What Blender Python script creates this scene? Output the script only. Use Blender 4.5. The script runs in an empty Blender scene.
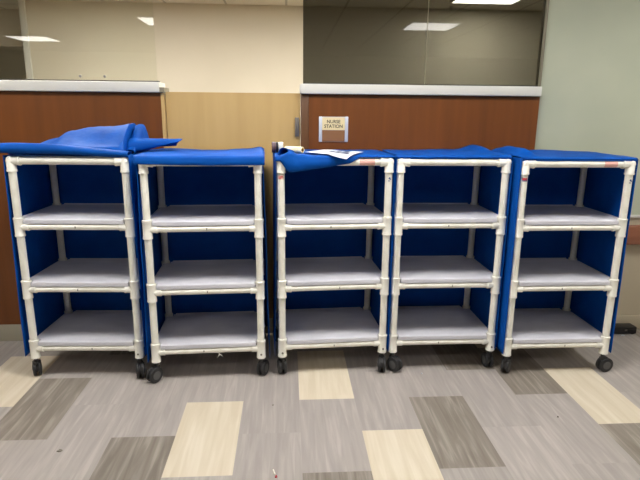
import bpy, bmesh, math, random
from mathutils import Vector, Matrix, noise
PI = math.pi
S = bpy.context.scene
C = S.collection
random.seed(4)

# ------------------------------------------------------------------ helpers
def rgb(r, g, b):
    f = lambda c: (c/255/12.92) if c/255 <= .04045 else ((c/255+.055)/1.055)**2.4
    return (f(r), f(g), f(b), 1)

def new_mat(name, col, rough=.5, metal=0, spec=.5):
    m = bpy.data.materials.new(name); m.use_nodes = True
    b = m.node_tree.nodes['Principled BSDF']
    b.inputs['Base Color'].default_value = col
    b.inputs['Roughness'].default_value = rough
    b.inputs['Metallic'].default_value = metal
    b.inputs['Specular IOR Level'].default_value = spec
    return m

def nd(m, t, **kw):
    n = m.node_tree.nodes.new(t)
    for k, v in kw.items(): setattr(n, k, v)
    return n

def add_noise(m, c1, c2, scale=(1, 1, 1), nscale=5, detail=4, lo=.3, hi=.7, bump=0, bscale=None, coord='Object'):
    L = m.node_tree.links
    b = m.node_tree.nodes['Principled BSDF']
    tc = nd(m, 'ShaderNodeTexCoord'); mp = nd(m, 'ShaderNodeMapping')
    mp.inputs['Scale'].default_value = scale
    L.new(tc.outputs[coord], mp.inputs['Vector'])
    n = nd(m, 'ShaderNodeTexNoise'); n.inputs['Scale'].default_value = nscale; n.inputs['Detail'].default_value = detail
    L.new(mp.outputs[0], n.inputs['Vector'])
    r = nd(m, 'ShaderNodeValToRGB')
    r.color_ramp.elements[0].position = lo; r.color_ramp.elements[0].color = c1
    r.color_ramp.elements[1].position = hi; r.color_ramp.elements[1].color = c2
    L.new(n.outputs['Fac'], r.inputs[0]); L.new(r.outputs[0], b.inputs['Base Color'])
    if bump:
        n2 = n
        if bscale:
            n2 = nd(m, 'ShaderNodeTexNoise'); n2.inputs['Scale'].default_value = bscale
            L.new(tc.outputs[coord], n2.inputs['Vector'])
        bp = nd(m, 'ShaderNodeBump'); bp.inputs['Strength'].default_value = bump; bp.inputs['Distance'].default_value = .01
        L.new(n2.outputs['Fac'], bp.inputs['Height']); L.new(bp.outputs[0], b.inputs['Normal'])
    return m

def emit_mat(name, col, s):
    m = bpy.data.materials.new(name); m.use_nodes = True
    nt = m.node_tree; nt.nodes.clear()
    e = nt.nodes.new('ShaderNodeEmission'); o = nt.nodes.new('ShaderNodeOutputMaterial')
    e.inputs[0].default_value = col; e.inputs[1].default_value = s
    nt.links.new(e.outputs[0], o.inputs[0]); return m

def glass_mat(name, tint, k=1.0, refl=1.5):
    m = bpy.data.materials.new(name); m.use_nodes = True
    nt = m.node_tree; nt.nodes.clear(); L = nt.links
    o = nt.nodes.new('ShaderNodeOutputMaterial'); mx = nt.nodes.new('ShaderNodeMixShader')
    t = nt.nodes.new('ShaderNodeBsdfTransparent'); t.inputs[0].default_value = tint
    g = nt.nodes.new('ShaderNodeBsdfGlossy'); g.inputs['Roughness'].default_value = .0
    geo = nt.nodes.new('ShaderNodeNewGeometry')
    mr = nt.nodes.new('ShaderNodeMapRange')
    mr.inputs['To Min'].default_value = refl; mr.inputs['To Max'].default_value = 1/refl
    fr = nt.nodes.new('ShaderNodeFresnel')
    L.new(geo.outputs['Backfacing'], mr.inputs['Value']); L.new(mr.outputs[0], fr.inputs['IOR'])
    L.new(fr.outputs[0], mx.inputs[0]); L.new(t.outputs[0], mx.inputs[1]); L.new(g.outputs[0], mx.inputs[2])
    L.new(mx.outputs[0], o.inputs[0]); return m

def mesh_from(bm, name, smooth=True, angle=40):
    me = bpy.data.meshes.new(name)
    bmesh.ops.recalc_face_normals(bm, faces=bm.faces)
    bm.to_mesh(me); bm.free()
    if smooth:
        for p in me.polygons: p.use_smooth = True
        try: me.set_sharp_from_angle(angle=math.radians(angle))
        except Exception: pass
    return me

def link(name, me, mat=None, parent=None, loc=(0, 0, 0), rot=(0, 0, 0)):
    o = bpy.data.objects.new(name, me); C.objects.link(o)
    if mat is not None and me is not None and not me.materials:
        for q in (mat if isinstance(mat, (list, tuple)) else [mat]): me.materials.append(q)
    o.location = loc; o.rotation_euler = rot
    if parent: o.parent = parent
    return o

def tag(o, label, cat, group=None, kind=None):
    o['label'] = label; o['category'] = cat
    if group: o['group'] = group
    if kind: o['kind'] = kind
    return o

def box(bm, x0, x1, y0, y1, z0, z1, bev=0, seg=2):
    b = bmesh.new()
    vs = [b.verts.new((x, y, z)) for x in (x0, x1) for y in (y0, y1) for z in (z0, z1)]
    for f in ((0, 1, 3, 2), (4, 6, 7, 5), (0, 4, 5, 1), (2, 3, 7, 6), (0, 2, 6, 4), (1, 5, 7, 3)):
        b.faces.new([vs[i] for i in f])
    bmesh.ops.recalc_face_normals(b, faces=b.faces)
    if bev: bmesh.ops.bevel(b, geom=b.edges[:], offset=bev, segments=seg, affect='EDGES', profile=.5)
    merge(bm, b)

def merge(bm, b, M=None):
    mp = {}
    for v in b.verts: mp[v] = bm.verts.new(M @ v.co if M else v.co)
    for f in b.faces:
        try:
            nf = bm.faces.new([mp[v] for v in f.verts]); nf.material_index = f.material_index
        except ValueError: pass
    b.free()

def lathe(bm, prof, axis='Z', center=(0, 0, 0), seg=20, M=None):
    """prof: list of (r, h) along the axis; ends closed."""
    b = bmesh.new(); rings = []
    for r, h in prof:
        rings.append([b.verts.new((r*math.cos(2*PI*k/seg), r*math.sin(2*PI*k/seg), h)) for k in range(seg)])
    for a, c in zip(rings[:-1], rings[1:]):
        for k in range(seg): b.faces.new((a[k], a[(k+1) % seg], c[(k+1) % seg], c[k]))
    b.faces.new(rings[0][::-1]); b.faces.new(rings[-1])
    R = {'Z': Matrix.Identity(4), 'X': Matrix.Rotation(PI/2, 4, 'Y'), 'Y': Matrix.Rotation(-PI/2, 4, 'X')}[axis]
    T = Matrix.Translation(center) @ R
    if M: T = M @ T
    merge(bm, b, T)

def tube(bm, r, a, b_, axis, center=(0, 0, 0), seg=18, bev=.0015):
    lathe(bm, [(r-bev, a), (r, a+bev), (r, b_-bev), (r-bev, b_)], axis, center, seg)

def grid(fn, nu, nv, closed=False):
    """fn(u,v)->point, u,v in 0..1"""
    bm = bmesh.new()
    V = [[bm.verts.new(fn(i/nu, j/nv)) for j in range(nv+1)] for i in range(nu+1)]
    for i in range(nu):
        for j in range(nv): bm.faces.new((V[i][j], V[i+1][j], V[i+1][j+1], V[i][j+1]))
    return bm

def solid(o, t, off=0):
    m = o.modifiers.new('thickness', 'SOLIDIFY'); m.thickness = t; m.offset = off

def nz(x, y, z=0, s=1.0): return noise.noise(Vector((x*s, y*s, z*s)))
def sm(a, b, x):
    t = min(1, max(0, (x-a)/(b-a))); return t*t*(3-2*t)

# ------------------------------------------------------------------ materials
WOOD = new_mat('cherry laminate', rgb(120, 62, 30), .38)
add_noise(WOOD, rgb(100, 55, 19), rgb(119, 67, 25), (9, 9, .5), 2.2, 6, .25, .75)
WOOD_EDGE = new_mat('dark cherry edge', rgb(100, 50, 20), .4)
add_noise(WOOD_EDGE, rgb(85, 51, 21), rgb(98, 61, 26), (9, 9, .5), 3, 5)
TAN = new_mat('maple laminate', rgb(200, 160, 105), .4)
add_noise(TAN, rgb(188, 157, 102), rgb(198, 167, 112), (6, 6, .5), 2, 5)
TRIMW = new_mat('white ledge laminate', rgb(208, 207, 200), .35)
CREAM = new_mat('cream wall paint', rgb(214, 204, 178), .8)
add_noise(CREAM, rgb(209, 202, 184), rgb(215, 208, 191), (1, 1, 1), 1.5, 3)
GREEN = new_mat('sage wall paint', rgb(196, 202, 170), .75)
add_noise(GREEN, rgb(170, 176, 156), rgb(180, 185, 164), (1, 1, 1), 2.0, 3, bump=.03, bscale=300)
LOWERW = new_mat('beige lower wall', rgb(196, 184, 158), .75)
BASE = new_mat('grey beige rubber base', rgb(170, 164, 146), .5)
CEIL = new_mat('ceiling tile', rgb(214, 208, 190), .9)
def ceil_tiles(m):
    L = m.node_tree.links; b = m.node_tree.nodes['Principled BSDF']
    tc = nd(m, 'ShaderNodeTexCoord'); br = nd(m, 'ShaderNodeTexBrick')
    br.offset = 0; br.inputs['Scale'].default_value = 1
    br.inputs['Brick Width'].default_value = .61; br.inputs['Row Height'].default_value = .61
    br.inputs['Mortar Size'].default_value = .012
    br.inputs['Color1'].default_value = rgb(214, 208, 190); br.inputs['Color2'].default_value = rgb(210, 204, 186)
    br.inputs['Mortar'].default_value = rgb(168, 162, 146)
    L.new(tc.outputs['Object'], br.inputs['Vector']); L.new(br.outputs['Color'], b.inputs['Base Color'])
ceil_tiles(CEIL)
PVC = new_mat('white pvc pipe', rgb(238, 237, 226), .28)
PVCF = new_mat('white pvc fitting', rgb(242, 241, 232), .25)
add_noise(PVC, rgb(228, 226, 212), rgb(241, 240, 230), (1, 1, 1), 14, 3, .3, .6)
SHELF = new_mat('white shelf sheet', rgb(214, 214, 222), .42)
add_noise(SHELF, rgb(196, 196, 206), rgb(212, 212, 220), (1, 2, 1), 6, 4, bump=.05, bscale=25)
BLUE = new_mat('blue coated nylon', rgb(10, 86, 196), .6, spec=.1)
add_noise(BLUE, rgb(2, 68, 150), rgb(4, 78, 165), (1, 1, 1), 9, 3, bump=.25, bscale=22)
BLACKR = new_mat('black caster rubber', rgb(38, 38, 40), .55)
GREYR = new_mat('grey caster hub', rgb(84, 84, 84), .5)
STEEL = new_mat('zinc steel', rgb(150, 150, 150), .35, 1)
DARK = new_mat('dark gasket', rgb(40, 38, 32), .6)
ALU = new_mat('brushed aluminium', rgb(120, 114, 108), .45, .6)
GREYPOST = new_mat('grey painted metal', rgb(128, 122, 104), .5)
PAPER = new_mat('white paper', rgb(206, 210, 220), .7)
INK = new_mat('grey print', rgb(84, 90, 120), .7)
INKD = new_mat('dark lettering', rgb(70, 60, 50), .6)
CREAMP = new_mat('cream insert', rgb(226, 210, 165), .6)
BROWNP = new_mat('brown insert', rgb(134, 92, 60), .5)
SILVER = new_mat('silver strip', rgb(205, 210, 222), .35, .3)
PINK = new_mat('pink sticker', rgb(228, 176, 166), .6)
RED = new_mat('red mark', rgb(190, 50, 60), .5)
BLUEINK = new_mat('blue mark', rgb(70, 90, 140), .6)
GREYM = new_mat('grey mark', rgb(120, 115, 105), .6)
TAPED = new_mat('dark brown tape', rgb(88, 66, 76), .5)
TAPEB = new_mat('black tape', rgb(28, 22, 26), .5)
TAPEG = new_mat('silver grey tape', rgb(196, 200, 196), .4)
TUBE = new_mat('cream cardboard', rgb(236, 228, 190), .6)
TUBEI = new_mat('tan cardboard', rgb(196, 160, 90), .7)
BLACKP = new_mat('black plastic', rgb(22, 22, 24), .45)
HANDRAIL = new_mat('brown bumper rail', rgb(150, 84, 56), .45)
add_noise(HANDRAIL, rgb(146, 92, 68), rgb(160, 104, 78), (1, 1, 6), 4, 3)
LAMP = emit_mat('lamp diffuser glow', (1, .97, .925, 1), 12.5)
LAMPD = emit_mat('dim lamp diffuser glow', (1, .97, .925, 1), 6)
LAMPR = emit_mat('office lamp diffuser glow', (1, .96, .88, 1), 22.5)

def floor_mat(name, c1, c2, c3, streak=.5, sc=38):
    m = new_mat(name, c1, .38, spec=.4)
    L = m.node_tree.links; b = m.node_tree.nodes['Principled BSDF']
    tc = nd(m, 'ShaderNodeTexCoord'); at = nd(m, 'ShaderNodeAttribute', attribute_name='plank')
    # each plank gets its own offset so streaks break at the joints
    off = nd(m, 'ShaderNodeVectorMath', operation='SCALE'); off.inputs['Scale'].default_value = 40
    L.new(at.outputs['Color'], off.inputs[0])
    add = nd(m, 'ShaderNodeVectorMath', operation='ADD')
    L.new(tc.outputs['Object'], add.inputs[0]); L.new(off.outputs[0], add.inputs[1])
    mp = nd(m, 'ShaderNodeMapping'); mp.inputs['Scale'].default_value = (1, .07, 1); mp.inputs['Rotation'].default_value = (0, 0, .04)
    L.new(add.outputs[0], mp.inputs['Vector'])
    n = nd(m, 'ShaderNodeTexNoise'); n.inputs['Scale'].default_value = sc; n.inputs['Detail'].default_value = 5; n.inputs['Distortion'].default_value = .6
    L.new(mp.outputs[0], n.inputs['Vector'])
    r = nd(m, 'ShaderNodeValToRGB'); e = r.color_ramp.elements
    e[0].position = .36; e[0].color = c2; e[1].position = .54; e[1].color = c1
    q = e.new(.68); q.color = c3
    L.new(n.outputs['Fac'], r.inputs[0])
    # tint per plank
    sep = nd(m, 'ShaderNodeSeparateColor'); L.new(at.outputs['Color'], sep.inputs[0])
    mr = nd(m, 'ShaderNodeMapRange'); mr.inputs['To Min'].default_value = .93; mr.inputs['To Max'].default_value = 1.03
    L.new(sep.outputs[2], mr.inputs['Value'])
    mul = nd(m, 'ShaderNodeVectorMath', operation='SCALE')
    L.new(r.outputs[0], mul.inputs[0]); L.new(mr.outputs[0], mul.inputs['Scale'])
    L.new(mul.outputs[0], b.inputs['Base Color'])
    return m
FL_L = floor_mat('light grey plank', rgb(173, 166, 161), rgb(164, 157, 153), rgb(184, 177, 172))
FL_D = floor_mat('dark grey plank', rgb(141, 133, 124), rgb(126, 118, 109), rgb(164, 156, 146))
FL_B = floor_mat('cream plank', rgb(220, 209, 188), rgb(213, 201, 178), rgb(226, 216, 197), sc=30)

# ------------------------------------------------------------------ setting
def struct(name, bm, mat, parent=None, smooth=False):
    me = mesh_from(bm, name, smooth)
    o = link(name, me, mat, parent)
    if parent is None: o['kind'] = 'structure'
    return o
def sbox(name, mat, x0, x1, y0, y1, z0, z1, parent=None, bev=0):
    bm = bmesh.new(); box(bm, x0, x1, y0, y1, z0, z1, bev)
    return struct(name, bm, mat, parent, smooth=bev > 0)

CH = 2.6
WP = 3.49      # face of the panelled half walls
TW, TL, TX, TY = .3048, .6096, -.55, 2.6296
# floor: one quad per plank
DARKC = {(-3, -.5), (-1, -1.5), (4, -1), (6, 0), (2, -2), (7, -1.5), (5, .5), (-6, 0), (10, 0), (0, -3), (-4, -3)}
CREAMC = {(0, -1), (2, 0), (3, -1.5), (7, -.5), (-4, 0), (-7, -1.5), (11, -1.5), (-2, -3)}
fb = bmesh.new(); colors = []
lay = fb.loops.layers.color.new('plank')
for i in range(-16, 22):
    for j in range(-11, 7):
        row = j + (.5 if i % 2 else 0)
        x0, y0 = TX+i*TW, TY+row*TL
        g = .0007
        f = fb.faces.new([fb.verts.new(p) for p in ((x0, y0, 0), (x0+TW, y0, 0), (x0+TW, y0+TL, 0), (x0, y0+TL, 0))])
        k = (i, row)
        mi = 0
        if k in DARKC: mi = 1
        elif k in CREAMC: mi = 2
        elif not (-4 <= i <= 8 and -2.5 < row < 1):
            q = random.random(); mi = 1 if q < .14 else 2 if q < .24 else 0
        f.material_index = mi
        c = (random.random(), random.random(), random.random(), 1)
        for l in f.loops: l[lay] = c
me = bpy.data.meshes.new('floor'); fb.to_mesh(me); fb.free()
fo = link('floor', me, [FL_L, FL_D, FL_B]); fo['kind'] = 'structure'

sbox('ceiling', CEIL, -5.3, 5.6, -3.7, 9.2, CH, CH+.05)
# corridor walls around and behind the photographer
sbox('wall_near', CREAM, -5.3, 5.6, -3.8, -3.7, 0, CH)
sbox('wall_left', CREAM, -5.4, -5.3, -3.8, 9.2, 0, CH)
sbox('wall_right', CREAM, 5.6, 5.7, -3.8, 9.2, 0, CH)
# the green painted wall to the right of the station: upper and lower paint
bm = bmesh.new(); box(bm, 1.658, 5.6, 3.53, 3.57, .85, CH)
struct('wall_back_right', bm, GREEN)
bm = bmesh.new(); box(bm, 1.658, 5.6, 3.53, 3.68, 0, .85)
struct('wall_back_lower', bm, LOWERW)
sbox('trim_1', TRIMW, 1.66, 5.6, 3.512, 3.53, .838, .856, bev=.003)
bm = bmesh.new(); box(bm, 1.70, 5.6, 3.47, 3.512, .65, .79, .014, 3)
box(bm, 1.9, 1.96, 3.512, 3.53, .68, .76); box(bm, 3.2, 3.26, 3.512, 3.53, .68, .76)
struct('trim_2', bm, HANDRAIL, smooth=True)
# half walls
bm = bmesh.new(); box(bm, -5.3, -.787, WP, 3.60, 0, 1.648)
wl = struct('wall_half_left', bm, WOOD)
sbox('end_strip', TAN, -.787, -.766, WP-.002, 3.60, .12, 1.648, wl)
bm = bmesh.new(); box(bm, .14, 1.650, WP, 3.60, 0, 1.650)
wr = struct('wall_half_right', bm, WOOD)
sbox('end_post', WOOD_EDGE, .09, .1385, WP-.003, 3.60, .0, 1.650, wr, bev=.002)
sbox('shadow_gap', DARK, .1385, .14, WP+.002, 3.60, 0, 1.65, wr)
# ledges
def ledge(name, x0, x1, z0, z1):
    o = sbox(name, TRIMW, x0, x1, WP-.032, 3.64, z0, z1, bev=.004)
    sbox('glazing_channel', DARK, x0+(.02 if x0 > -1 else 0), x1-.012, 3.50, 3.545, z1, z1+.008, o)
    return o
t3 = ledge('trim_3', -5.3, -.787, 1.650, 1.712)
sbox('end_bracket', GREYPOST, -.787, -.757, WP-.028, 3.60, 1.652, 1.680, t3)
t4 = ledge('trim_4', .085, 1.645, 1.652, 1.712)
# glazing
def window(name, x0, x1, z0, mat):
    root = bpy.data.objects.new(name, None); C.objects.link(root); root['kind'] = 'structure'
    root.location = ((x0+x1)/2, 3.52, z0)
    bm = bmesh.new(); box(bm, x0, x1, 3.517, 3.525, z0, CH)
    p = struct('pane', bm, mat, root); p.location = -root.location
    return root
G1 = glass_mat('clear station glass', (.975, .985, .955, 1))
G2 = glass_mat('grey tinted station glass', (.345, .345, .325, 1), refl=1.55)
w1 = window('window_1', -5.3, -.810, 1.72, G1)
w2 = window('window_2', .104, 1.640, 1.72, G2)
bm = bmesh.new(); box(bm, 1.641, 1.658, 3.505, 3.56, 1.712, CH, .004)
o = struct('side_post', bm, GREYPOST, w2, True); o.location = -w2.location
bm = bmesh.new(); box(bm, .8875, .8905, 3.5155, 3.5265, 1.72, CH)
o = struct('glass_joint', bm, GREYPOST, w2); o.location = -w2.location
bm = bmesh.new()
for x in (-1.275, -1.127): lathe(bm, [(.008, 0), (.009, .003), (.006, .008)], 'Y', (x, 3.508, 1.743), 12)
o = struct('glass_stud', bm, STEEL, w1, True); o.location = -w1.location
# station door between the half walls
d1 = sbox('door_1', TAN, -.762, .086, 3.512, 3.552, .015, 1.655)
sbox('kick_plate', BASE, -.764, .088, 3.506, 3.512, .015, .125, d1)
bm = bmesh.new(); box(bm, .052, .078, 3.490, 3.500, 1.385, 1.505, .003)
for z in (1.40, 1.49): box(bm, .058, .072, 3.499, 3.512, z-.006, z+.006)
struct('door_handle', bm, ALU, d1, True)
sbox('baseboard_left', BASE, -5.3, -.79, WP-.008, WP, 0, .118, bev=.002)
sbox('baseboard_middle', BASE, .14, 1.63, WP-.008, WP, 0, .118, bev=.002)
sbox('baseboard_right', LOWERW, 1.66, 5.6, 3.522, 3.53, 0, .10, bev=.002)
# room behind the station
sbox('wall_far', CREAM, -2.60, 5.6, 5.86, 6.0, 0, CH)
sbox('trim_5', TRIMW, -2.66, -2.60, 5.84, 6.02, 0, CH, bev=.004)
sbox('wall_far_deep', CREAM, -5.3, -2.0, 9.1, 9.2, 0, CH)
sbox('wall_far_header', CREAM, -5.3, -2.66, 6.4, 6.5, 2.22, CH)

# ceiling lights
def ceiling_light(x, y, label, mat=LAMP, bar=True):
    root = bpy.data.objects.new('ceiling_light', None); C.objects.link(root); root.location = (x, y, CH)
    tag(root, label, 'ceiling light', 'square ceiling lights')
    bm = bmesh.new(); w = .295
    for a in ((-w-.02, w+.02, -w-.02, -w), (-w-.02, w+.02, w, w+.02), (-w-.02, -w, -w, w), (w, w+.02, -w, w)):
        box(bm, a[0], a[1], a[2], a[3], -.014, -.001)
    link('frame', mesh_from(bm, 'lf', False), TRIMW, root)
    bm = bmesh.new(); box(bm, -w, w, -w, w, -.010, -.003)
    link('diffuser', mesh_from(bm, 'ld', False), mat, root)
    if bar:
        bm = bmesh.new(); box(bm, -.115, -.09, -w, w, -.016, -.010)
        link('centre_bar', mesh_from(bm, 'lb', False), GREYPOST, root)
for x, y, l in ((1.80, .06, 'square ceiling light over the aisle, mirrored in the grey glass on the right'),
                (-1.44, .06, 'square ceiling light over the aisle, its corner mirrored at the left glass edge'),
                (-3.85, -1.80, 'square ceiling light mirrored as a thin strip at far left of glass'),
                (-.42, 2.28, 'square ceiling light above the aisle just left of the middle cart'),
                (.80, 2.28, 'square ceiling light above the aisle in front of the fourth cart'),
                (-2.2, 2.28, 'square ceiling light above the aisle in front of the leftmost cart'),
                (2.7, 2.28, 'square ceiling light above the aisle to the right of the carts'),
                (4.3, .06, 'square ceiling light over the aisle at far right')):
    ceiling_light(x, y, l, LAMP if y > 1 else LAMPD, bar=False)
ceiling_light(1.91, 5.19, 'square ceiling light in the room behind the tinted glass', LAMPR, False)
ceiling_light(-1.6, 4.2, 'added unseen square light brightening the far wall behind the clear glass', LAMPR, False)  # extra lamp kept out of view, added to brighten the far wall on the left
ceiling_light(.2, 4.2, 'added unseen square light brightening the far wall above the maple station door', LAMPR, False)  # invented lamp above the frame, lifts the far wall over the door
bm = bmesh.new(); lathe(bm, [(.03, 0), (.03, -.006), (.012, -.012), (.012, -.03), (.02, -.034), (.02, -.038)], 'Z', (0, 0, 0), 14)
o = link('sprinkler_head', mesh_from(bm, 'sprinkler_head'), GREYM, None, (1.68, 5.72, CH-.001))
tag(o, 'small round sprinkler head on the ceiling seen through tinted glass', 'sprinkler')

# ------------------------------------------------------------------ carts
W, DP = .607, .4643
ZT, Z1, Z2, Z3, ZB = 1.2717, .9064, .5423, .1794, .119
RP, RR, RF = .0205, .0165, .0262
cache = {}
def part(name, key, fn, mat, parent, loc=(0, 0, 0), rot=(0, 0, 0)):
    if key not in cache:
        bm = bmesh.new(); fn(bm); cache[key] = mesh_from(bm, name)
    return link(name, cache[key], mat, parent, loc, rot)

def f_post(bm): tube(bm, RP, ZB+.03, ZT-.02, 'Z')
def f_elbow(bm):
    # three-way corner: rounded body with collars down, across and back
    prof = [(.0255, -.060), (RF+.001, -.058), (RF+.001, -.050), (RF-.001, -.046), (RF-.001, .004), (.022, .016), (.014, .0235), (.004, .026)]
    lathe(bm, prof, 'Z')
    for ax in ('X', 'Y'):
        lathe(bm, [(.012, -.0245), (.021, -.017), (RF-.002, -.006), (RF-.001, .040), (RF+.0008, .043), (RF+.0008, .050), (.0255, .052)], ax)
def f_tee(bm):
    h = .054
    lathe(bm, [(.0255, -h), (RF+.0012, -h+.002), (RF+.0012, -h+.010), (RF-.0004, -h+.014), (RF-.0004, h-.014), (RF+.0012, h-.010), (RF+.0012, h-.002), (.0255, h)], 'Z')
    for ax in ('X', 'Y'):
        lathe(bm, [(.020, .0), (.0205, .046), (.0218, .048), (.0218, .054), (.020, .0555)], ax)
def f_foot(bm):
    h = .054; l = Z3-ZB
    lathe(bm, [(.023, -l), (RF+.0012, -l+.003), (RF+.0012, -l+.014), (RF-.0004, -l+.018), (RF-.0004, h-.014), (RF+.0012, h-.010), (RF+.0012, h-.002), (.0255, h)], 'Z')
    for ax in ('X', 'Y'):
        lathe(bm, [(.020, .0), (.0205, .046), (.0218, .048), (.0218, .054), (.020, .0555)], ax)
def f_railx(r, l): return lambda bm: tube(bm, r, .03, l-.03, 'X')
def f_raily(r, l): return lambda bm: tube(bm, r, .03, l-.03, 'Y')
def f_shelf(bm):
    # sheet wrapped over the rails: notched at the four posts, rolled front and back edges
    n = .034; x0, x1, y0, y1 = -W/2-.014, W/2+.014, -.014, DP+.014
    pts = [(x0+n+.01, y0), (x1-n-.01, y0), (x1-n-.01, y0+n+.006), (x1, y0+n+.006), (x1, y1-n-.006), (x1-n-.01, y1-n-.006), (x1-n-.01, y1),
           (x0+n+.01, y1), (x0+n+.01, y1-n-.006), (x0, y1-n-.006), (x0, y0+n+.006), (x0+n+.01, y0+n+.006)]
    b = bmesh.new(); vs = [b.verts.new((x, y, .0205)) for x, y in pts]
    f = b.faces.new(vs)
    r = bmesh.ops.extrude_face_region(b, geom=[f])
    for v in r['geom']:
        if isinstance(v, bmesh.types.BMVert): v.co.z = .047
    bmesh.ops.recalc_face_normals(b, faces=b.faces)
    es = [e for e in b.edges if all(v.co.z > .04 for v in e.verts)]
    bmesh.ops.bevel(b, geom=es, offset=.009, segments=4, affect='EDGES', profile=.5)
    b.faces.ensure_lookup_table(); bmesh.ops.triangulate(b, faces=[q for q in b.faces if len(q.verts) > 4])
    merge(bm, b)
    box(bm, -W/2+.045, W/2-.045, DP+.002, DP+.010, .044, .0535, .002)
    for sx in (-1, 1): box(bm, sx*(W/2+.004)-.003, sx*(W/2+.004)+.003, .05, DP-.05, .044, .051, .002)
def f_clip(bm): box(bm, -.003, .003, -.0175, -.010, -.005, .007, .002)
RW = .046
def f_wheel(bm):
    w = .0175
    lathe(bm, [(.012, -w/2), (.030, -w/2), (RW-.003, -w/2+.001), (RW, -w/2+.004), (RW, w/2-.004), (RW-.003, w/2-.001), (.030, w/2), (.012, w/2)], 'X', (0, 0, 0), 28)
def f_hub(bm): lathe(bm, [(.006, -.0265), (.020, -.0245), (.026, -.0236), (.026, .0236), (.020, .0245), (.006, .0265)], 'X', (0, 0, 0), 22)
def f_fork(bm):
    lathe(bm, [(.010, .05), (.010, .078), (.018, .080), (.018, .092), (.012, .094), (.012, .125)], 'Z', (0, 0, 0), 16)
    # hood between the twin wheels
    b = bmesh.new(); pts = []
    for k in range(9):
        a = PI*.95*k/8; pts.append((.020-.034*math.cos(a)*-1*-1, RW+.036*math.sin(a)))
    prof = [(.020+.036*math.cos(PI*.0+PI*k/10), RW+.040*math.sin(PI*k/10)) for k in range(11)]
    prof += [(-.012, RW-.012), (.030, RW-.015)]
    lo = [b.verts.new((-.0065, y, z)) for y, z in prof]; hi = [b.verts.new((.0065, y, z)) for y, z in prof]
    b.faces.new(lo[::-1]); b.faces.new(hi)
    n = len(prof)
    for k in range(n): b.faces.new((lo[k], lo[(k+1) % n], hi[(k+1) % n], hi[k]))
    merge(bm, b)

def patch(r, a0, a1, l, n=8):
    """curved sticker on a pipe, axis Z"""
    def fn(bm):
        m = grid(lambda u, v: ((r)*math.cos(a0+(a1-a0)*u), (r)*math.sin(a0+(a1-a0)*u), -l/2+l*v), n, 1)
        b2 = m.copy(); m.free(); merge(bm, b2)
    return fn

def cover_mesh(seed, flL, flR, bow, zbot, amp=.0035, lim=(1, 1)):
    """sides, back and top as one sewn fabric; flL/flR how far the hems stand out at the bottom"""
    o = .0285
    x0, x1, y0, y1 = -W/2-o, W/2+o, -.020, DP+o
    rc = .035; path = []
    n1 = 16
    for k in range(n1): path.append((x0, y0+(y1-rc-y0)*k/(n1-1), -1, 0))
    for k in range(1, 5): a = PI/2*k/5; path.append((x0+rc-rc*math.cos(a), y1-rc+rc*math.sin(a), -math.cos(a), math.sin(a)))
    for k in range(18): path.append((x0+rc+(x1-x0-2*rc)*k/17, y1, 0, 1))
    for k in range(1, 5): a = PI/2*k/5; path.append((x1-rc+rc*math.sin(a), y1-rc+rc*math.cos(a), math.sin(a), math.cos(a)))
    for k in range(n1): path.append((x1, y1-rc-(y1-rc-y0)*k/(n1-1), 1, 0))
    NZ = 34; ztop = ZT+.0285
    bm = bmesh.new(); V = []
    for j in range(NZ+1):
        t = j/NZ; z = zbot+(ztop-zbot)*t; row = []
        for i, (x, y, nx, ny) in enumerate(path):
            fl = flL if nx < -.5 else flR if nx > .5 else 0
            w = math.sin(PI*min(1, t*1.02))**.5 if t < .98 else 0
            d = amp*(nz(x*4+seed, y*4, z*3.1+seed)*1.1+.5*nz(x*9, y*9+seed, z*8))*w*1.2
            if abs(nx) > .5: d += fl*(1-t)**1.3*(1-.35*(y/DP)) + bow*math.sin(PI*t)*(.4+.6*math.sin(PI*max(0, min(1, y/DP))))
            d = max(d, -.002)
            row.append(bm.verts.new((x+nx*d, y+ny*min(d, .004), z+(.006*nz(i*.25, seed) if j == 0 else 0))))
        V.append(row)
    n = len(path)
    for j in range(NZ):
        for i in range(n-1): bm.faces.new((V[j][i], V[j][i+1], V[j+1][i+1], V[j+1][i]))
    # top sheet, shares the top loop of the sides
    top = V[-1]; NL = n1+4
    # pair left and right path vertices, then the back edge
    m = 12
    L = top[:n1]; R = top[-n1:][::-1]
    rows = []
    for a, c in zip(L, R):
        r_ = [a]
        for k in range(1, m):
            t = k/m; p = a.co.lerp(c.co, t)
            p.z = ztop+.0015*nz(p.x*8+seed, p.y*8)-.0005+.004*0
            r_.append(bm.verts.new(p))
        r_.append(c); rows.append(r_)
    for a, c in zip(rows[:-1], rows[1:]):
        for k in range(m): bm.faces.new((a[k], a[k+1], c[k+1], c[k]))
    last = rows[-1]; rest = top[n1-1:n-n1+1]
    poly = last[1:-1][::-1]
    try: 
        f = bm.faces.new(list(rest)+poly); bmesh.ops.triangulate(bm, faces=[f])
    except ValueError: pass
    return mesh_from(bm, 'cover', angle=60)

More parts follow.
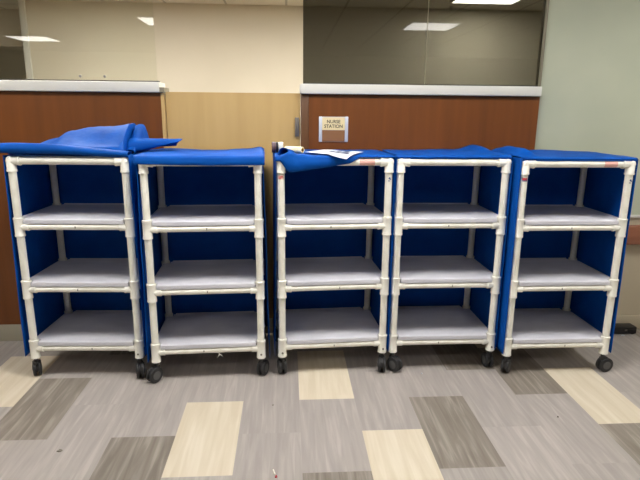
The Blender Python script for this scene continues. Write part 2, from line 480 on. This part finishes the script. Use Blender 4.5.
def cart(x, y, yaw, label, angs, seed, flL, flR, bow, zbot, amp=.0035):
    root = bpy.data.objects.new('linen_cart', None); C.objects.link(root)
    root.location = (x, y, 0); root.rotation_euler = (0, 0, yaw)
    tag(root, label, 'cart', 'white pipe carts with blue covers standing in a row')
    R = {(-1, 0): 0, (1, 0): PI/2, (1, 1): PI, (-1, 1): -PI/2}
    k = 0
    for (sx, sy) in ((-1, 0), (1, 0), (-1, 1), (1, 1)):
        px, py = sx*W/2, sy*DP; rz = R[(sx, sy)]
        part('post', 'post', f_post, PVC, root, (px, py, 0))
        part('corner_elbow', 'elbow', f_elbow, PVCF, root, (px, py, ZT), (0, 0, rz))
        for z in (Z1, Z2): part('tee_fitting', 'tee', f_tee, PVCF, root, (px, py, z), (0, 0, rz))
        part('tee_fitting', 'foot', f_foot, PVCF, root, (px, py, Z3), (0, 0, rz))
        ca = part('caster', 'fork', f_fork, BLACKR, root, (px, py, 0), (0, 0, math.radians(angs[k]))); k += 1
        for s in (-1, 1): part('wheel', 'wheel', f_wheel, BLACKR, ca, (s*.0145, .020, RW))
        part('hub', 'hub', f_hub, GREYR, ca, (0, .020, RW))
    for z, r in ((ZT, RP), (Z1, RR), (Z2, RR), (Z3, RR)):
        for yy in (0, DP): part('rail', 'rx%s' % r, f_railx(r, W), PVC, root, (-W/2, yy, z))
        for xx in (-W/2, W/2): part('rail', 'ry%s' % r, f_raily(r, DP), PVC, root, (xx, 0, z))
    for z in (Z1, Z2, Z3):
        s = part('shelf', 'shelf', f_shelf, SHELF, root, (0, 0, z))
        part('rail_clip', 'clip', f_clip, GREYM, s, (random.uniform(-.03, .05), 0, 0))
    cv = link('cover', cover_mesh(seed, flL, flR, bow, zbot, amp), BLUE, root)
    solid(cv, .0015, 0)
    return root, cv

def flap(fn, nu, nv, parent, t=.002, extra=None):
    bm = grid(fn, nu, nv)
    if extra:
        for g in extra: merge(bm, g)
    o = link('front_flap', mesh_from(bm, 'front_flap', angle=75), BLUE, parent); solid(o, t, 1)
    return o
ZC = ZT+.0285      # top of the cover

HW = W/2+.0290
c1, v1 = cart(-1.1805, 2.9585, -.0359, 'leftmost white pipe cart, blue flap heaped high in folds on its top', (26, 196, 30, 200), 1, .020, .010, .012, .135)
c2, v2 = cart(-.4623, 2.8994, .046, 'second cart from the left, blue flap hanging smoothly over its top front rail', (140, -25, 20, 60), 2, .016, .022, .006, .12)
c3, v3 = cart(.2687, 2.9436, .0562, 'middle cart, blue flap pulled askew on top under a white paper sheet', (8, 170, 20, 10), 3, .016, .004, 0, .13, .0015)
c4, v4 = cart(.9404, 2.9589, -.001, 'fourth cart from the left, flap flat on top, its top front rail bare', (-140, 4, 20, 170), 4, .001, .0, 0, .13, .0015)
c5, v5 = cart(1.6219, 2.8824, -.001, 'rightmost cart, pink sticker on its top rail, beside the sage wall', (-35, -82, 40, 20), 5, .0, .008, .0, .13, .0018)

def drape(front_y, drop, lip=.012, wob=.004, seed=0, x0=-HW, x1=HW, back=DP+.028, lift=.004, dropfn=None, liftfn=None):
    """sheet from the rear edge over the top to the front, then hanging by drop"""
    def fn(u, v):
        x = x0+(x1-x0)*u
        d = drop if dropfn is None else dropfn(u)
        if v < .62:
            t = v/.62; y = back+(front_y+lip-back)*t
            z = ZC+lift+wob*(nz(x*7+seed, y*9, seed)+.4)*(1 if 0 < v else .3)
            if liftfn: z += liftfn(u, 1-t)
            z = max(z, ZC+.002)
        else:
            t = (v-.62)/.38
            a = min(1, t/.45)*PI/2; r = lip
            y = front_y+lip-r*math.sin(a); z = ZC+lift-r*(1-math.cos(a))
            if liftfn: z += liftfn(u, 0)*(1-t)
            if t > .45:
                q = (t-.45)/.55; z -= max(0, d-r)*q; y += -.003*math.sin(PI*q)+.004*nz(x*10+seed, q*2, 3)*q
        return (x, y, z)
    return fn

# cart 1: thick folded front edge and the heap behind it
def roll(u, v):
    # a soft tube of folded cloth along the front of the top
    x = -HW-.012+(2*HW+.010)*u
    a = 2*PI*v
    ry, rz = .034, .024+.004*math.sin(u*5)-.004*u
    yy = -.006+ry*math.cos(a); zz = ZC+.004+rz+rz*math.sin(a)*(1-.12*math.cos(a))
    k = .003*nz(x*6, a*1.5, 2)
    return (x, yy+k+.012*u, zz+k+(.010*(1-u)-.012*u*u))
def heap_h(x, y):
    # crumpled folded flap: ridge rising to the right, shelf-like fold on the left
    u = (x+HW)/(2*HW)
    prof = .030+.022*sm(0, .3, u)+.024*sm(.06, .20, u)+.042*sm(.26, .38, u)+.050*min(1, max(0, (u-.38)/.6))
    v = y/(DP)
    f = sm(0.02, .55, v)
    b = 1-.65*sm(.68, 1.02, v)
    h = prof*(.25+.75*f)*b
    h += .010*abs(nz(x*7+y*3, y*5-x*2, 1))*sm(.1, .3, u)+.005*math.sin(30*y+14*x)*sm(.3, .5, u)+.004*nz(x*9, y*7, 1)+.004*nz(x*20, y*16, 4)
    return max(.006, h)
def heap(u, v):
    x = -HW+.004+(2*HW-.052)*u; y = .02+(DP+.004)*v
    z = ZC+heap_h(x, y)
    if u in (0, 1) or v in (0, 1): z = ZC+.004
    return (x+(.010*nz(y*8, 3) if u == 1 else 0), y, z)
def lump(u, v):     # second fold standing on the right end of the heap
    a = PI*u; y = .10+.32*v
    r = .030*(.8+.3*math.sin(PI*v))
    x = HW-.050+.024-.024*math.cos(a)
    hh = (.134*sm(0, .6, v)+.02)*(1-.5*sm(.8, 1, v))
    return (x-.005+.006*nz(y*12, a), y, ZC+.005+hh*math.sin(a)**.45+.004*nz(x*20, y*20))
def tongue(u, v):   # loose corner curling out over the top of the next cart, its edge cut back at the front
    e = .12+.17*sm(0, .42, v)-.05*sm(.6, 1, v)
    x = HW-.055+e*u
    a = -.25+(PI+.1)*v
    y = .19-.060*math.cos(a)+.04*u; r = .062-.012*u
    z = ZC+.020+r*math.sin(a)*(1 if a > 0 else .4)+.004*nz(x*14, v*4, 3)+.010*u
    return (x, y, z)
flap(roll, 30, 16, v1, .002, [grid(heap, 40, 26), grid(lump, 12, 16), grid(tongue, 18, 16)])

# cart 2: smooth flap hanging over the front rail
flap(drape(-.036, .052, .014, .004, 7, x0=-HW-.010, x1=HW+.008, dropfn=lambda u: .037+.006*math.sin(u*3.0)+.006*u,
           liftfn=lambda u, t: .001+.012*sm(.86, .97, u)*(1-sm(.97, 1, u))*sm(0, .3, t)+.006*math.sin(u*9)*t), 44, 30, v2, .003)

# cart 3: flap dragged askew, hanging deep at the left corner and pulled back on the right
def d3(u):
    return .094*(1-sm(.0, .10, abs(u-.10))*.0)*(1-u/.60)**.8 if u < .60 else 0
def flap3(u, v):
    x = -HW-.002+(2*HW+.002)*u
    drop = (.026+.070*max(0, 1-u/.70)**.9)*(.25+.75*sm(.03, .12, u))
    front = -.034+.052*sm(.62, .80, u)
    drop = drop*(1-.8*sm(.60, .72, u))
    back = DP+.02; lip = .012
    if v < .6:
        t = v/.6; y = back+(front+lip-back)*t
        z = ZC+.004+.005*(nz(x*8, y*8, 9)+.3)
        z += .026*math.exp(-((u-.12)/.05)**2)*sm(.8, 1, t)+.010*math.exp(-((u-.22)/.04)**2)*sm(.75, 1, t)
        z = max(z, ZC+.002)
    else:
        t = (v-.6)/.4; a = min(1, t/.4)*PI/2
        y = front+lip-lip*math.sin(a)
        z = ZC+.004+(.026*math.exp(-((u-.12)/.05)**2)+.010*math.exp(-((u-.22)/.04)**2))*(1-t)
        dd = max(.004, drop)
        z -= min(lip, dd)*(1-math.cos(a))
        if t > .4:
            q = (t-.4)/.6; z -= max(0, dd-lip)*q; y += -.010*math.sin(PI*q)*(dd/.09)+.012*math.sin(u*26)*q*max(0, 1-u/.5)*.6
    return (x, y, z)
def tuft(u, v):    # bunched corner standing up at the left
    a = PI*u
    return (-HW+.045+.05*v-.030*math.cos(a)*(1-.4*v), .02+.10*v, ZC+.006+.042*math.sin(a)*(1-.5*v))
flap(flap3, 56, 32, v3, .002, [grid(tuft, 12, 8)])

# cart 4: flat flap ending above the front rail, low fold near the right
flap(drape(-.012, .012, .010, .004, 21, x0=-HW+.0, x1=HW-.006,
           liftfn=lambda u, t: .005*sm(.3, .6, u)+.034*math.exp(-((u-.87)/.07)**2)*sm(.15, .55, t)*(1-.4*sm(.85, 1, t))), 40, 26, v4, .0025)
# cart 5: flat flap, soft peak at the left corner
flap(drape(-.014, .014, .010, .003, 31, x0=-HW+.004, x1=HW+.0,
           liftfn=lambda u, t: .040*math.exp(-((u-.10)/.06)**2)*sm(.0, .25, t)*(1-.5*sm(.7, 1, t))+.010*math.exp(-((u-.5)/.25)**2)*t), 40, 26, v5, .0025)

# stickers and marks on the pipes
def sticker(root, loc, rot, r, a0, a1, l, mat, key, name='sticker', label=None):
    o = part(name, key, patch(r+.0007, a0, a1, l), mat, root, loc, rot)
    if label: o['label'] = label
    return o
F0, F1 = -PI*.85, -PI*.25
sticker(c3, (-W/2, 0, 1.190), (0, 0, 0), RP, -PI*.8, -PI*.3, .020, PINK, 'st1', label='pink sticker with red print')
part('sticker_print', 'stp', lambda bm: [box(bm, -.012, -.002, -.0222, -.0216, -.006, -.001), box(bm, .001, .010, -.0222, -.0216, .001, .006), box(bm, -.006, .004, -.0222, -.0216, .002, .005)], RED, c3, (-W/2, 0, 1.190))
for cc in (c3, c5):
    part('sticker_print', 'logo', lambda bm: [lathe(bm, [(.006, 0), (.006, .0004)], 'Y', (0, -.0218, .004), 10), box(bm, -.008, .003, -.0222, -.0214, -.012, -.008), box(bm, .002, .009, -.0222, -.0214, -.004, 0)], BLUEINK, cc, (W/2, 0, 1.178))
sticker(c3, (.175, 0, ZT), (0, PI/2, 0), RP, -PI*.75, -PI*.2, .085, PINK, 'st2', label='faded pink label on the top rail')
sticker(c5, (.180, 0, ZT), (0, PI/2, 0), RP, -PI*.75, -PI*.2, .075, PINK, 'st3', label='faded pink label on the top rail')
sticker(c5, (-W/2, 0, 1.185), (0, 0, 0), RP, -PI*.75, -PI*.3, .018, RED, 'st4', label='small red sticker')
sticker(c5, (-W/2, 0, 1.178), (0, 0, 0), RP+.0004, -PI*.75, -PI*.3, .006, BLUEINK, 'st5')
# grey screw marks low on the middle cart's feet
for cc, sx in ((c3, -1), (c3, 1), (c2, 1), (c4, 1), (c1, 1)):
    part('screw', 'screw', lambda bm: lathe(bm, [(.006, 0), (.006, .002), (.004, .003)], 'Y', (0, -.0285, 0), 10), GREYM, cc, (sx*W/2, 0, .150))
# frayed tie on the second cart's lowest rail
bm = bmesh.new()
for a in (.6, 2.2, -.7, 3.6):
    lathe(bm, [(.0012, 0), (.0012, .020), (.0006, .028)], 'Z', (0, 0, 0), 6, Matrix.Rotation(a, 4, 'Y'))
link('string_tie', mesh_from(bm, 'string_tie'), PVC, c2, (.06, -.0195, Z3-.018))

# ------------------------------------------------------------------ things on the carts
def put(o, p): o.location = p
# paper sheet lying over the middle cart's flap
P = [Vector((.100, 3.060, 1.3105)), Vector((.225, 3.255, 1.3125)), Vector((.445, 3.085, 1.3115)), Vector((.312, 2.810, 1.3115))]
ctr = sum(P, Vector())/4
def sheet(u, v):
    a = P[0].lerp(P[3], u); b = P[1].lerp(P[2], u); p = a.lerp(b, v)-ctr
    p.z -= max(0, 2.925-(p.y+ctr.y))*.17
    p.z += .004*math.sin(PI*u)*math.sin(PI*v)+.003*nz(u*3, v*3, 5)+.006
    return p
pp = link('paper_sheet', mesh_from(grid(sheet, 26, 22), 'paper_sheet'), PAPER, None, ctr); solid(pp, .0006, 1)
tag(pp, 'white printed paper sheet lying askew on the middle cart\'s blue flap', 'paper')
bm = bmesh.new()
for k, (v, u0, u1) in enumerate(((.50, .22, .34), (.50, .37, .46), (.50, .50, .66), (.72, .30, .42), (.72, .46, .58))):
    g = grid(lambda a, b: sheet(u0+.25+(u1-u0)*a, v-.25+.16*b)+Vector((0, 0, .0040)), 6, 1); merge(bm, g)
link('print', mesh_from(bm, 'print'), INK, pp)

def ring_thing(name, loc, rotz, r, ri, w, mat, inner, label, cat, l2=None):
    bm = bmesh.new(); seg = 24; b = bmesh.new()
    prof = [(r-.001, -w/2), (r, -w/2+.001), (r, w/2-.001), (r-.001, w/2), (ri, w/2), (ri, -w/2)]
    rings = [[b.verts.new((h, q*math.cos(2*PI*k/seg), q*math.sin(2*PI*k/seg))) for k in range(seg)] for q, h in prof]
    n = len(prof)
    for i in range(n):
        for k in range(seg): b.faces.new((rings[i][k], rings[i][(k+1) % seg], rings[(i+1) % n][(k+1) % seg], rings[(i+1) % n][k]))
    merge(bm, b)
    o = link(name, mesh_from(bm, name), mat, None, loc, (0, 0, rotz)); tag(o, label, cat)
    bm = bmesh.new(); b = bmesh.new(); c2_ = []
    prof = [(ri-.0003, -w/2-.0005), (ri-.0003, w/2+.0005), (ri-.003, w/2+.0005), (ri-.003, -w/2-.0005)]
    rings = [[b.verts.new((h, q*math.cos(2*PI*k/seg), q*math.sin(2*PI*k/seg))) for k in range(seg)] for q, h in prof]
    for i in range(4):
        for k in range(seg): b.faces.new((rings[i][k], rings[i][(k+1) % seg], rings[(i+1) % 4][(k+1) % seg], rings[(i+1) % 4][k]))
    merge(bm, b); link('core', mesh_from(bm, 'core'), inner, o)
    return o
zr = 1.3085
ring_thing('tape_roll', (-.0775, 3.12, zr+.031), .06, .031, .017, .022, TAPED, TUBEI, 'dull purple tape roll on edge at the left of the middle cart top', 'tape')
ring_thing('tape_roll', (-.058, 3.12, zr+.031), .06, .0305, .017, .013, TAPEB, TUBEI, 'black tape roll between the purple and the silver rolls', 'tape')
ring_thing('tape_roll', (-.0365, 3.12, zr+.031), .06, .0305, .017, .026, TAPEG, TUBEI, 'silver grey tape roll next to the cream cardboard tube', 'tape')
ring_thing('cardboard_tube', (.040, 3.075, zr+.021), -.62, .0185, .0130, .118, TUBE, TUBEI, 'cream cardboard tube with tan open end lying on the middle cart', 'tube')

# ------------------------------------------------------------------ sign
sg = bpy.data.objects.new('room_sign', None); C.objects.link(sg); sg.location = (.300, WP, 1.432); sg.scale = (.93, 1, .97)
tag(sg, 'small nurse station name sign on the brown panel below the white ledge', 'sign')
def sb(name, mat, *a, bev=0):
    bm = bmesh.new(); box(bm, *a, bev); return link(name, mesh_from(bm, name, bev > 0), mat, sg)
sb('back_plate', SILVER, -.101, .101, -.004, -.0005, -.082, .082)
sb('side_strip', SILVER, -.102, -.079, -.011, -.004, -.082, .083, bev=.003)
sb('side_strip', SILVER, .079, .102, -.011, -.004, -.082, .083, bev=.003)
sb('name_insert', CREAMP, -.079, .079, -.007, -.004, -.004, .078)
sb('lower_insert', BROWNP, -.079, .079, -.007, -.004, -.080, -.005)
for txt, z in (('NURSE', .040), ('STATION', .010)):
    cu = bpy.data.curves.new('txt', 'FONT'); cu.body = txt; cu.size = .031; cu.align_x = 'CENTER'; cu.extrude = .0006; cu.offset = .0006
    tmp = bpy.data.objects.new('txt', cu); C.objects.link(tmp)
    bpy.context.view_layer.update()
    me = bpy.data.meshes.new_from_object(tmp.evaluated_get(bpy.context.evaluated_depsgraph_get()))
    bpy.data.objects.remove(tmp)
    me.materials.clear()
    link('lettering', me, INKD, sg, (0, -.0078, z), (PI/2, 0, 0))

# ------------------------------------------------------------------ small things on the floor
bx = bpy.data.objects.new('power_adapter', None); C.objects.link(bx); bx.location = (2.385, 3.44, 0)
tag(bx, 'flat black plastic power box on the floor behind the rightmost cart', 'power box')
bm = bmesh.new(); box(bm, -.16, .12, -.03, .05, .006, .058, .006)
link('casing', mesh_from(bm, 'casing'), BLACKP, bx)
bm = bmesh.new(); box(bm, .05, .112, -.036, -.029, .016, .044, .002)
link('end_cap', mesh_from(bm, 'end_cap'), BLACKP, bx)
bm = bmesh.new(); box(bm, .03, .048, -.034, -.0295, .030, .042, .002)
link('switch', mesh_from(bm, 'switch'), ALU, bx)
bm = bmesh.new()
for x in (-.14, .10): box(bm, x-.01, x+.01, -.02, .04, 0, .007)
link('rubber_foot', mesh_from(bm, 'rubber_foot'), BLACKR, bx)

def scrap(name, loc, pts, h, mat, label, cat, rz=0):
    bm = bmesh.new(); n = len(pts)
    lo = [bm.verts.new((x, y, 0)) for x, y in pts]; hi = [bm.verts.new((x*.8, y*.8, h*(.7+.3*((i*7) % 3)))) for i, (x, y) in enumerate(pts)]
    bm.faces.new(lo[::-1]); bm.faces.new(hi)
    for k in range(n): bm.faces.new((lo[k], lo[(k+1) % n], hi[(k+1) % n], hi[k]))
    o = link(name, mesh_from(bm, name, False), mat, None, (loc[0], loc[1], 0.0002), (0, 0, rz)); tag(o, label, cat); return o
el = lambda a, b, n=7: [(a*math.cos(2*PI*k/n)*(1+.25*((k*5) % 3-1)*.6), b*math.sin(2*PI*k/n)) for k in range(n)]
o = scrap('floor_scrap', (-1.06, 2.23), el(.014, .009), .004, GREYM, 'small curled grey scrap on the floor in front of the leftmost cart', 'scrap')
o = scrap('floor_scrap', (-.055, 2.0), el(.006, .007), .005, RED, 'tiny red bit on the floor at the bottom edge of the view', 'scrap')
bm = bmesh.new(); lathe(bm, [(.0035, 0), (.0035, .035)], 'Y', (0, 0, .0035), 8)
o = link('white_stick', mesh_from(bm, 'white_stick'), PVC, None, (-.06, 2.01, 0), (0, 0, .25)); tag(o, 'tiny white stick leading to the red bit on the floor', 'stick')
scrap('floor_scrap', (.81, 2.918-.02), el(.005, .006), .003, PAPER, 'tiny white speck on the floor below the fourth cart', 'scrap')
scrap('floor_scrap', (-.083, 2.583), el(.005, .006), .002, GREYM, 'tiny grey speck on the floor before the gap left of the middle cart', 'scrap')
scrap('floor_scrap', (1.407, 2.398), el(.005, .005), .003, INKD, 'tiny dark speck on the floor in front of the rightmost cart', 'scrap')
scrap('floor_scrap', (2.40, 3.40), el(.016, .008), .004, PAPER, 'small white scrap on the floor against the black box', 'scrap')

# ------------------------------------------------------------------ world, camera
w = bpy.data.worlds.new('world'); S.world = w; w.use_nodes = True
w.node_tree.nodes['Background'].inputs[0].default_value = (.8, .78, .7, 1)
w.node_tree.nodes['Background'].inputs[1].default_value = .1
f, pi_, ro, yaw, H = 530.044, .2367, .0091, .0629, 1.5395
cd = bpy.data.cameras.new('camera'); cam = bpy.data.objects.new('camera', cd); C.objects.link(cam)
cd.sensor_width = 36; cd.lens = f/640*36; cd.clip_start = .05; cd.clip_end = 60
M = Matrix.Rotation(-yaw, 4, 'Z') @ Matrix.Rotation(PI/2-pi_, 4, 'X') @ Matrix.Rotation(ro, 4, 'Z')
cam.matrix_world = Matrix.Translation((0, 0, H)) @ M
S.camera = cam
v = S.view_settings
v.view_transform = 'Standard'; v.look = 'None'; v.gamma = 1; v.use_curve_mapping = False
v.exposure = 1.1
